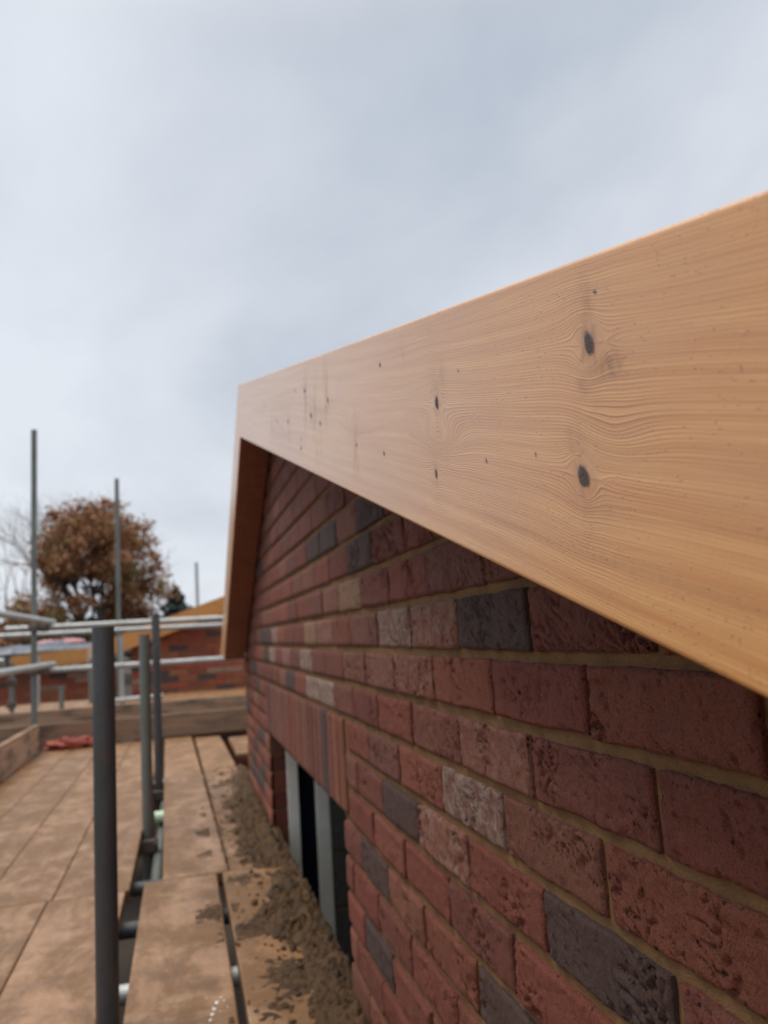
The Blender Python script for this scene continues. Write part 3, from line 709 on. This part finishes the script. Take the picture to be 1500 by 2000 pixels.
# ------------------------------------------------------------------ dirt on the boards
dm_ = MB()
dys = fit(1.2, 5.7, 0.0042, 1.9); dxs = np.arange(0.02, 0.372, 0.0042)
hv = []; 
def dirt_h(x, y):
    p = Vector((x, y, 0))
    edge = 0.205-0.03*math.sin(y*1.7+0.6)+0.085*noise.noise(p*2.6)+0.045*noise.noise(p*9)
    if y > 3.0: edge += 0.015*(y-3.0)
    d = (x-edge)/0.13
    base = 0.034*max(-0.5, min(1.0, d))
    cl = 0.020*noise.noise(p*15)+0.024*abs(noise.noise(p*33+Vector((5, 1, 0))))-0.006+0.016*noise.noise(p*62)+0.007*noise.noise(p*120)
    if d > -0.45: base += cl*max(0.0, min(1, d+0.55))+0.004*(1 if d > 0 else 0)
    if x < 0.095 or x > 0.121: base = max(base, 0.014*noise.noise(p*6+Vector((2, 2, 9)))+0.007*noise.noise(p*55)+0.0030-0.045*max(0, edge-0.10-x))
    if x > 0.325: base -= (x-0.325)*(0.35+0.9*max(0, noise.noise(p*6+Vector((0, 4, 2)))))
    if y > 4.9: base -= (y-4.9)*0.05
    return base
W = len(dxs)
for y in dys:
    for x in dxs: hv.append((x+0.002*noise.noise(Vector((x*90, y*90, 7))), y, PZ-0.006+dirt_h(x, y)))
hf = []
for i in range(len(dys)-1):
    for j in range(W-1):
        q = (i*W+j, i*W+j+1, (i+1)*W+j+1, (i+1)*W+j)
        if max(hv[k][2] for k in q) > PZ-0.003: hf.append(q)
dm_.add(hv, hf)
# loose clods
rc_ = random.Random(5)
ico = bmesh.new(); bmesh.ops.create_icosphere(ico, subdivisions=1, radius=1); iv = [v.co.copy() for v in ico.verts]; iff = [[v.index for v in f_.verts] for f_ in ico.faces]; ico.free()
for k in range(700):
    y = rc_.uniform(1.2, 5.4); x = min(0.335, rc_.gauss(0.245, 0.06))
    if 0.096 < x < 0.12: continue
    h = max(0.0, dirt_h(x, y)-0.006); rad = abs(rc_.gauss(0, 0.0042))+0.0012
    if x < 0.19: rad *= 0.6
    c = Vector((x, y, PZ+h+rad*0.35)); s3 = [rc_.uniform(0.6, 1.3) for _ in range(3)]
    dm_.add([(c.x+v.x*rad*s3[0]*(1+.25*noise.noise(v*3+c*50)), c.y+v.y*rad*s3[1], c.z+v.z*rad*s3[2]*0.8) for v in iv], iff)
dm_.build('mortar_droppings', M_dirt, smooth=True, label='heap of brown sandy mortar droppings on the boards along the wall', kind='stuff')
# white splash
ws_ = MB()
for (x, y, rd) in [(0.057, 1.985, 0.0065), (0.050, 1.955, 0.0055), (0.045, 1.930, 0.0060), (0.066, 2.01, 0.003), (0.072, 1.99, 0.003), (0.040, 1.905, 0.0045), (0.046, 1.965, 0.002), (0.062, 1.94, 0.002), (0.034, 2.02, 0.0018), (0.078, 1.955, .0022)]:
    ws_.add([(x+v.x*rd*(1+.3*noise.noise(v*2+Vector((x*99, y, 0)))), y+v.y*rd*1.3, PZ+v.z*rd*0.28) for v in iv], iff)
ws_.build('plaster_splash', M_white, smooth=True, label='white plaster splashes on the near inner board', kind='stuff')

# ------------------------------------------------------------------ scaffold tubes
def coupler(parent, c, ax):
    """two half clamps and a bolt round the crossing of two tubes"""
    c = Vector(c); m_ = MB(); a = Vector(ax)
    m_.tube(c-a*0.03, c+a*0.03, r=0.033, n=14, hollow=False)
    m_.box((c.x-0.042, c.y-0.045, c.z-0.03), (c.x+0.042, c.y+0.02, c.z+0.03), ch=0.008)
    m_.tube((c.x+0.034, c.y-0.075, c.z+0.012), (c.x+0.034, c.y-0.02, c.z+0.012), r=0.008, n=8, hollow=False)
    m_.build('coupler', M_coupler, parent=parent)
def standard(x, y, top, bot, label, m=M_mid_tube, lean=(0, 0), r=0.02415, foot=True):
    t = thing('scaffold_pole', (x, y, bot), label, 'scaffold pole', 'upright scaffold poles')
    mb_ = MB(); mb_.tube((x, y, bot+0.006), (x+lean[0], y+lean[1], top), r=r, n=28); mb_.build('tube', m, parent=t, smooth=False)
    if foot:
        mb_ = MB(); mb_.box((x-0.075, y-0.075, bot), (x+0.075, y+0.075, bot+0.006)); mb_.build('base_plate', M_coupler, parent=t)
    return t
s1 = standard(-0.172, 1.95, 0.046, -CZ, 'nearest dark scaffold pole, thick in the left foreground', M_dark_tube)
s2 = standard(-0.163, 3.85, 0.046, -CZ, 'mid-distance scaffold pole in the board gap, second from the viewer', M_mid_tube)
s3 = standard(-0.147, 5.05, 0.176, -CZ, 'slim dark scaffold pole in the board gap, just right of the second', M_dark_tube)
s4 = standard(-1.19, 7.30, 1.893, -CZ, 'tallest scaffold pole against the sky, by the left guard rail corner', M_mid_tube)
s5 = standard(-0.671, 9.5, 1.892, -CZ, 'tall thin scaffold pole crossing the right of the autumn tree', M_mid_tube)
s6 = standard(0.241, 12.2, 1.15, -CZ, 'lone thin pole rising above the orange verge of the next house', M_tube)
s7 = standard(-0.615, 9.0, 0.10, -CZ, 'grey pole seen between the nearest dark pole and the orange verge', M_tube)
s8 = standard(-1.205, 9.0, -0.367, -CZ, 'short grey pole stub on the next scaffold', M_mid_tube)
s9 = standard(-1.99, 9.0, 0.17, -CZ, 'grey pole at the left edge under the guard rails', M_mid_tube)
s10 = standard(-1.62, 8.7, -0.10, -CZ, 'short grey pole with a rusty clamp left of the tallest pole', M_mid_tube)
s11 = standard(-1.53, 9.6, -0.05, -CZ, 'thin grey pole just left of the tallest pole', M_tube)
s12 = standard(-0.71, 9.0, 0.05, -CZ, 'darker pole half hidden right of the nearest pole', M_mid_tube)
s13 = standard(-0.98, 9.6, -0.12, -CZ, 'thin pole left of the nearest dark pole, under the mid rail', M_mid_tube)
coupler(s2, (-0.163, 3.85, -0.865), (0, 0, 1)); coupler(s4, (-1.19, 7.30, 0.19), (0, 0, 1)); coupler(s4, (-1.19, 7.30, -0.16), (0, 0, 1)); coupler(s10, (-1.62, 8.7, -0.5), (0, 0, 1))
coupler(s10, (-1.62, 8.7, -0.28), (0, 0, 1)); coupler(s1, (-0.172, 1.95, -0.865), (0, 0, 1)); coupler(s3, (-0.147, 5.05, -0.865), (0, 0, 1))
def rail(a, b, label, m=M_tube, group='guard rails', cap=False):
    t = thing('scaffold_tube', ((a[0]+b[0])/2, (a[1]+b[1])/2, min(a[2], b[2])), label, 'scaffold tube', group)
    mb_ = MB(); mb_.tube(a, b, n=20); mb_.build('tube', m, parent=t); return t
g1 = rail((-1.42, 7.36, 0.197), (2.6, 7.36, 0.186), 'top guard rail across the far end of the walkway')
g2 = rail((-2.4, 8.55, 0.172), (2.8, 8.55, 0.135), 'second top rail running just below and beyond the end guard rail')
g3 = rail((-1.10, 7.36, -0.163), (2.6, 7.36, -0.170), 'mid guard rail across the far end of the walkway')
g4 = rail((-1.08, -1.2, 0.243), (-1.08, 7.60, 0.243), 'top guard rail coming down the left side of the walkway')
g5 = rail((-1.08, -1.2, -0.117), (-1.08, 7.60, -0.117), 'mid guard rail coming down the left side of the walkway')
g6 = rail((-3.4, 8.75, -0.10), (-1.70, 8.75, -0.07), 'short rail at the left edge behind the side mid rail')
g7 = rail((-0.72, 9.0, -0.555), (-0.2, 8.9, -0.54), 'short tube lying behind the far toe board', M_tube)
for gx, gy, gz, p_ in ((-1.12, 7.36, 0.19, g1), (-1.12, 7.36, -0.165, g3)):
    coupler(p_, (gx, gy, gz), (1, 0, 0))
# transoms and ledger seen in the gap
for (y, lab, mm_) in [(2.28, 'transom tube low in the gap, nearest the viewer', M_tube), (2.76, 'dark transom tube in the gap, second from the viewer', M_dark_tube), (3.19, 'dark transom tube in the gap by the cross joint', M_dark_tube), (4.33, 'transom tube with a pale green end cap in the gap', M_mid_tube), (5.43, 'pale transom tube farthest along the gap', M_tube)]:
    t = rail((-1.3, y, PZ-0.064), (0.30, y, PZ-0.064), lab, mm_, group='cross tubes under the boards') if y != 4.33 else rail((-0.132, y, PZ-0.064), (0.30, y, PZ-0.064), lab, mm_, group='cross tubes under the boards')
    if y == 4.33:
        c_ = MB(); c_.tube((-0.150, y, PZ-0.050), (-0.06, y, PZ-0.050), r=0.030, n=20, hollow=False); c_.build('end_cap', M_cap, parent=t)
    if y in (3.19, 2.76): pass
rail((-0.118, 3.10, PZ-0.115), (-0.118, 7.2, PZ-0.115), 'lengthwise ledger tube down in the gap', M_mid_tube, group='ledger tubes')
rail((-0.13, -0.9, PZ-0.66), (-0.19, 5.2, PZ-0.50), 'dark brace tube deep below the gap', M_dark_tube, group='ledger tubes')

# ------------------------------------------------------------------ red sack
sb = MB(); bm = bmesh.new(); bmesh.ops.create_icosphere(bm, subdivisions=5, radius=1)
for v in bm.verts:
    p = v.co.copy(); n_ = noise.noise(p*2.3)*0.5+noise.noise(p*5.5)*0.28+abs(noise.noise(p*11))*0.15
    k = 1+n_
    v.co = Vector((-0.90+p.x*0.185*k, 7.24+p.y*0.11*k, PZ+0.003+max(0.0, 0.032+p.z*0.044*k+0.014*noise.noise(Vector((p.x*4, 1, 2))))))
bm.faces.ensure_lookup_table(); bm.verts.index_update()
sb.add([v.co[:] for v in bm.verts], [[v.index for v in f_.verts] for f_ in bm.faces]); 
cen = [sum((Vector(sb.v[i]) for i in q), Vector())/len(q) for q in sb.f]; sb.m = [1 if noise.noise(c*14) > 0.12 else 0 for c in cen]
bm.free(); sb.build('crumpled_sack', [M_red, M_orange_sack], smooth=True, label='crumpled red and orange plastic sack on the boards at the far end', cat='sack')

# ------------------------------------------------------------------ next houses
def coursed(y, x0, x1, z0, topf, parent, name='wall', dens=0.10, seed=1, lowf=None):
    rg = random.Random(seed); m_ = MB(); cs = []; n_r = int((1.4-z0)/0.075)
    for r_ in range(n_r):
        zb = z0+0.075*r_; zt = zb+0.065; off = 0.1125*(r_ % 2)
        k = 0
        while True:
            a = x0-off+0.225*k; b = a+0.215; k += 1
            if a > x1: break
            a = max(a, x0); b = min(b, x1)
            if b-a < 0.02: continue
            t = min(topf(a), topf(b)) if True else 9
            if zb > max(topf(a), topf(b))-0.01: continue
            n0 = len(m_.v)
            q = rg.random(); c = (0.09, 0.07, 0.075) if q < dens else ((0.42, 0.24, 0.17) if q > 0.93 else tuple(v*rg.uniform(1.15, 1.7) for v in RED[rg.randrange(5)]))
            za, zb2 = min(zt, topf(a)), min(zt, topf(b))
            m_.add([(a, y, zb), (b, y, zb), (b, y, zb2), (a, y, za), (a, y+.02, zb), (b, y+.02, zb), (b, y+.02, zb2), (a, y+.02, za)], [(0, 1, 2, 3), (4, 7, 6, 5), (0, 4, 5, 1), (1, 5, 6, 2), (2, 6, 7, 3), (3, 7, 4, 0)])
            cs += [c]*(len(m_.v)-n0)
    o = m_.build(name, M_brick, parent=parent); set_attrs(o, cs, [0.0]*len(cs))
    b_ = MB(); b_.add([(x0, y+.006, z0), (x1, y+.006, z0)]+[(x, y+.006, topf(x)) for x in np.linspace(x1, x0, 30)]+[(x0, y+.3, z0), (x1, y+.3, z0)]+[(x, y+.3, topf(x)) for x in np.linspace(x1, x0, 30)], [tuple(range(32)), tuple(reversed(range(32, 64)))]+[(i, (i+1) % 32+0, (i+1) % 32+32, i+32) for i in range(32)])
    b_.build('mortar', M_mortar, parent=o); return o
h2 = thing('brick_house', (1.2, 12.5, -CZ), 'next brick house with an orange timber verge, behind the end guard rails', 'house')
SL2 = 0.325; XE = -0.79
def top2(x):
    apex = 1.9
    return 0.11-0.19+SL2*(x-XE)+0.02 if x < apex else 0.11-0.17+SL2*(2*apex-x-XE)
coursed(10.5, -0.60, 4.4, -CZ, top2, h2, seed=3)
def beam(m_, x0, z0, x1, z1, h, y0, y1):   # sloping board, vertical depth h
    m_.add([(x0, y0, z0-h), (x1, y0, z1-h), (x1, y0, z1), (x0, y0, z0), (x0, y1, z0-h), (x1, y1, z1-h), (x1, y1, z1), (x0, y1, z0)], [(0, 1, 2, 3), (4, 7, 6, 5), (0, 4, 5, 1), (1, 5, 6, 2), (2, 6, 7, 3), (3, 7, 4, 0)])
m_ = MB(); za = 0.11+SL2*(1.9-XE); beam(m_, XE, 0.11, 1.9, za, 0.205, 10.28, 10.305); m_.build('barge_board', M_far_timber, parent=h2)
m_ = MB(); beam(m_, 1.9005, za, 4.6, za-SL2*2.7, 0.205, 10.28, 10.305); m_.build('barge_board', M_far_timber, parent=h2)
m_ = MB(); beam(m_, XE, 0.06, 1.9, za-0.05, 0.05, 10.31, 16); m_.build('roof', M_felt, parent=h2)
m_ = MB(); beam(m_, 1.9005, za-0.05, 4.6, za-0.05-SL2*2.7, 0.05, 10.31, 16); m_.build('roof', M_felt, parent=h2)
m_ = MB(); m_.box((XE-0.022, 10.28, -0.10), (XE-0.001, 16, 0.095)); m_.build('fascia', M_closer, parent=h2)
h3 = thing('brick_outbuilding', (-2.2, 12.6, -CZ), 'low brick wing with an orange fascia under blue-grey sheeting, left of the nearest pole', 'building')
coursed(12.5, -3.4, -0.9, -CZ, lambda x: -0.24, h3, seed=8, dens=0.08)
m_ = MB(); beam(m_, -2.30, -0.045, -1.30, 0.004, 0.205, 12.28, 12.305); m_.build('fascia', M_far_timber, parent=h3)
m_ = MB(); m_.box((-1.30, 12.26, -0.215), (-1.22, 12.30, 0.02)); m_.build('fascia_end', simple('pale_end_grain', (0.62, 0.42, 0.30), 0.6, 0.1), parent=h3)
m_ = MB(); m_.add([(-3.4, 12.31, -0.06), (-1.25, 12.31, 0.0), (-1.25, 16.0, 0.10), (-3.4, 16.0, 0.10), (-3.4, 12.31, -0.11), (-1.25, 12.31, -0.05), (-1.25, 16.0, 0.05), (-3.4, 16.0, 0.05)], [(0, 1, 2, 3), (4, 7, 6, 5), (0, 4, 5, 1), (1, 5, 6, 2), (2, 6, 7, 3), (3, 7, 4, 0)]); m_.build('roof', M_felt, parent=h3)
def heap(name, x0, x1, y0, y1, zf, h, m, label, cat, seed=0, nx=90, ny=40):
    o = MB(); vs_ = []
    for i in range(nx+1):
        for j in range(ny+1):
            a, b = i/nx, j/ny; x = x0+(x1-x0)*a; y = y0+(y1-y0)*b
            e_ = (math.sin(math.pi*a)**0.35)*(math.sin(math.pi*b)**0.35)
            p = Vector((x*3.0, y*3.0, seed)); q = 0.55+0.5*noise.noise(p)+0.25*abs(noise.noise(p*3))
            vs_.append((x+0.05*noise.noise(p*2+Vector((9, 0, 0))), y, zf(x)+e_*h*q))
    W_ = ny+1; o.add(vs_, [(i*W_+j, (i+1)*W_+j, (i+1)*W_+j+1, i*W_+j+1) for i in range(nx) for j in range(ny)])
    n_ = len(o.v)
    base_f = [(x0, y0), (x1, y0), (x1, y1), (x0, y1)]
    o.add([(x, y, zf(x)-0.005) for x, y in base_f], [(3, 2, 1, 0)])
    return o.build(name, m, smooth=True, label=label, cat=cat)
heap('plastic_sheet', -2.9, -1.28, 12.29, 13.4, lambda x: 0.004+0.0*x-0.02*(-1.25-x), 0.17, M_tarp, 'crumpled blue-grey plastic sheeting on the low roof behind the rails', 'plastic sheet', 2)
heap('plastic_sheet', -2.1, -1.45, 13.0, 13.5, lambda x: 0.10, 0.12, M_pink, 'pink plastic sheeting on top of the blue-grey sheeting', 'plastic sheet', 5)

# ------------------------------------------------------------------ trees
def leaf_mesh(name, pts, size, m, parent, rg, stretch=1.0, **kw):
    """small leaf-cluster faces at pts; a per-leaf value drives the colour"""
    n = len(pts); P = np.array(pts); V_ = np.zeros((n, 4, 3)); vals = np.zeros(n)
    for i in range(n):
        a = Vector((rg.gauss(0, 1), rg.gauss(0, 1), rg.gauss(0, 1))).normalized(); b = a.orthogonal().normalized(); c = a.cross(b)
        s_ = size*rg.uniform(0.5, 1.5)
        for k, (u, v) in enumerate(((-1, -.5), (0.2, -1), (1, .4), (-.3, 1))):
            V_[i, k] = P[i]+np.array((b*u*s_+c*v*s_*stretch)[:])
        vals[i] = min(1, max(0, 0.5+0.75*noise.noise(Vector(P[i])*0.4)+rg.gauss(0, 0.16)))
    o = MB(); o.v = [tuple(v) for v in V_.reshape(-1, 3).tolist()]; o.f = [(4*i, 4*i+1, 4*i+2, 4*i+3) for i in range(n)]; o.m = [0]*n
    ob = o.build(name, m, parent=parent, **kw); at = ob.data.attributes.new('leaf_v', 'FLOAT', 'POINT'); at.data.foreach_set('value', np.repeat(vals, 4).astype(np.float32)); return ob
def grow(m_, p, d, ln, r, depth, rg, tips, spread=0.55, up=0.15, nmin=2, nmax=3, taper=0.62, n=6):
    pts = [p]; rads = [r]; q = p.copy(); dd = d.copy()
    for k in range(4):
        dd = (dd+Vector((rg.gauss(0, .09), rg.gauss(0, .09), rg.gauss(0, .06)))).normalized(); q = q+dd*ln/4; pts.append(q.copy()); rads.append(r*(1-(1-taper)*(k+1)/4))
    m_.sweep(pts, rads, n=n if depth > 2 else 4)
    if depth <= 2: tips.append((pts[2], depth)); 
    tips.append((q.copy(), depth))
    if depth == 0: return
    for k in range(rg.randint(nmin, nmax)):
        v = Vector((rg.gauss(0, 1), rg.gauss(0, 1), rg.gauss(0, .6))); v = (v-dd*v.dot(dd)).normalized()
        nd_ = (dd+v*spread*rg.uniform(.6, 1.5)+Vector((0, 0, up))).normalized()
        grow(m_, q, nd_, ln*rg.uniform(.66, .88), rads[-1]*rg.uniform(.6, .85), depth-1, rg, tips, spread, up, nmin, nmax, taper, n)
# autumn oak
rg = random.Random(21)
OY = 60.0
oak = thing('autumn_tree', (-6.2, OY, -CZ), 'large round russet autumn tree behind the scaffold poles', 'tree')
tr = MB(); tips = []
for (bx, dx) in ((-6.6, -0.12), (-5.7, 0.14)):
    grow(tr, Vector((bx, OY, -CZ)), Vector((dx*0.4, 0, 1)).normalized(), 4.6, 0.32, 1, rg, [], 0.4)
    for a_ in range(4):
        grow(tr, Vector((bx+dx*1.2, OY, 1.6+0.3*a_)), Vector((rg.uniform(-.8, .8), rg.uniform(-.7, .7), 0.9)).normalized(), 2.9, 0.17, 4, rg, tips, 0.55, 0.10)
tr.build('trunk', M_bark, parent=oak, smooth=True)
pts = []
blobs = []
C0 = Vector((-5.8, OY, 5.9))
tries = 0
while len(blobs) < 165 and tries < 5000:
    tries += 1
    v = Vector((rg.gauss(0, 1), rg.gauss(0, 1), rg.gauss(0, 1))).normalized()*rg.random()**0.38
    lump = 0.93+0.30*noise.noise(v.normalized()*1.9+Vector((3.3, 0, 0)))
    c = C0+Vector((v.x*4.35, v.y*4.3, v.z*4.35))*lump
    if c.z < 2.6 and abs(c.x-C0.x) < 2.2 and rg.random() < 0.75: continue
    if c.z > 8.6 and c.x > -3.6: continue
    if c.z < 4.9 and abs(c.x-C0.x-0.4) < 2.6 and rg.random() < 0.55: continue
    blobs.append((c, rg.uniform(0.55, 1.15)))
for c, rb in blobs:
    for k in range(int(210*rb*rb)):
        v = Vector((rg.gauss(0, 1), rg.gauss(0, 1), rg.gauss(0, .75)))*rb*0.42
        pts.append((c+v)[:])
for t_, dpt in tips:
    if (t_-C0).length < 4.8:
        for k in range(6): pts.append((t_+Vector((rg.gauss(0, .3), rg.gauss(0, .3), rg.gauss(0, .25))))[:])
leaf_mesh('crown', pts, 0.095, M_oak, oak, rg)
def bush(name, x, y, z0, wx, hz, n, m, label, size=0.11, seed=3, cat='tree', gaps=True):
    rg2 = random.Random(seed); t = thing(name, (x, y, -CZ), label, cat); tr2 = MB(); tp = []
    for k in range(3): grow(tr2, Vector((x+rg2.uniform(-.3, .3), y, -CZ)), Vector((rg2.uniform(-.25, .25), 0, 1)).normalized(), (z0+CZ)*0.5+hz*0.3, 0.10, 2, rg2, tp, 0.4)
    tr2.build('trunk', M_bark, parent=t, smooth=True); ps_ = []
    bl_ = [(Vector((x+rg2.uniform(-1, 1)*wx*.8, y+rg2.uniform(-1, 1)*wx*.6, z0+hz*rg2.random()**0.9)), rg2.uniform(.3, .6)*min(wx, hz)*0.6) for _ in range(16)]
    for k in range(n):
        c, rb = bl_[rg2.randrange(len(bl_))]; ps_.append((c+Vector((rg2.gauss(0, 1), rg2.gauss(0, 1), rg2.gauss(0, .8)))*rb)[:])
    leaf_mesh('crown', ps_, size, m, t, rg2); return t
bush('autumn_tree', -3.3, 64, 0.4, 2.1, 3.9, 6500, M_oak, 'lower russet tree at the right foot of the big autumn tree', seed=4)
bush('autumn_tree', -10.4, 62, 0.2, 2.0, 3.0, 3600, M_oak, 'small brown-leaved tree between the bare tree and the big autumn tree', seed=9)
# conifer
cf = thing('conifer', (-0.35, 66, -CZ), 'small dark blue-green conifer by the orange verge', 'tree')
tr = MB(); tr.sweep([(-0.35, 66, -CZ), (-0.35, 66, 1), (-0.3, 66, 4.3)], [.16, .1, .02]); tr.build('trunk', M_bark, parent=cf, smooth=True)
rg = random.Random(2); pts = []
for k in range(5200):
    a = rg.random()**0.75; z = 4.45-a*6.0; rad = 0.2+min(1.7, 4.6*a)*(0.72+0.28*math.sin(z*7)); th = rg.uniform(0, 6.283); lay = rg.random()**0.5
    pts.append((-0.35+math.cos(th)*rad*lay, 66+math.sin(th)*rad*lay, z-0.25*lay+rg.gauss(0, .06)))
leaf_mesh('crown', pts, 0.15, M_conifer, cf, rg, 0.5)
# bare tree at the left edge
bt = thing('bare_tree', (-12.4, 66, -CZ), 'leafless pale-branched tree at the left edge of the photo', 'tree')
rg = random.Random(31); tr = MB(); tp = []
for k in range(5): grow(tr, Vector((-13.0+0.3*k, 66, -CZ)), Vector((-0.12+0.07*k, rg.uniform(-.1, .1), 1)).normalized(), 4.3, 0.15, 5, rg, tp, 0.30, 0.22, 2, 3, 0.6, 5)
tr.build('trunk', M_bare, parent=bt, smooth=True)
# distant hedge line
rg = random.Random(77); pts = []
for k in range(9000):
    x = rg.uniform(-48, 30); y = 74+rg.uniform(-3, 3); hgt = 2.3+0.8*noise.noise(Vector((x*0.22, 0, 0)))+0.4*noise.noise(Vector((x*0.9, 2, 0)))
    pts.append((x, y, -1.5+(hgt+1.5)*rg.random()**0.6))
hd = leaf_mesh('distant_hedge', pts, 0.34, M_hedge, None, rg, label='dull green mass of distant hedge and shrubs below the trees', kind='stuff')
for o in bpy.data.objects:
    if '_b' in o: del o['_b']
print('done', len(bpy.data.objects))
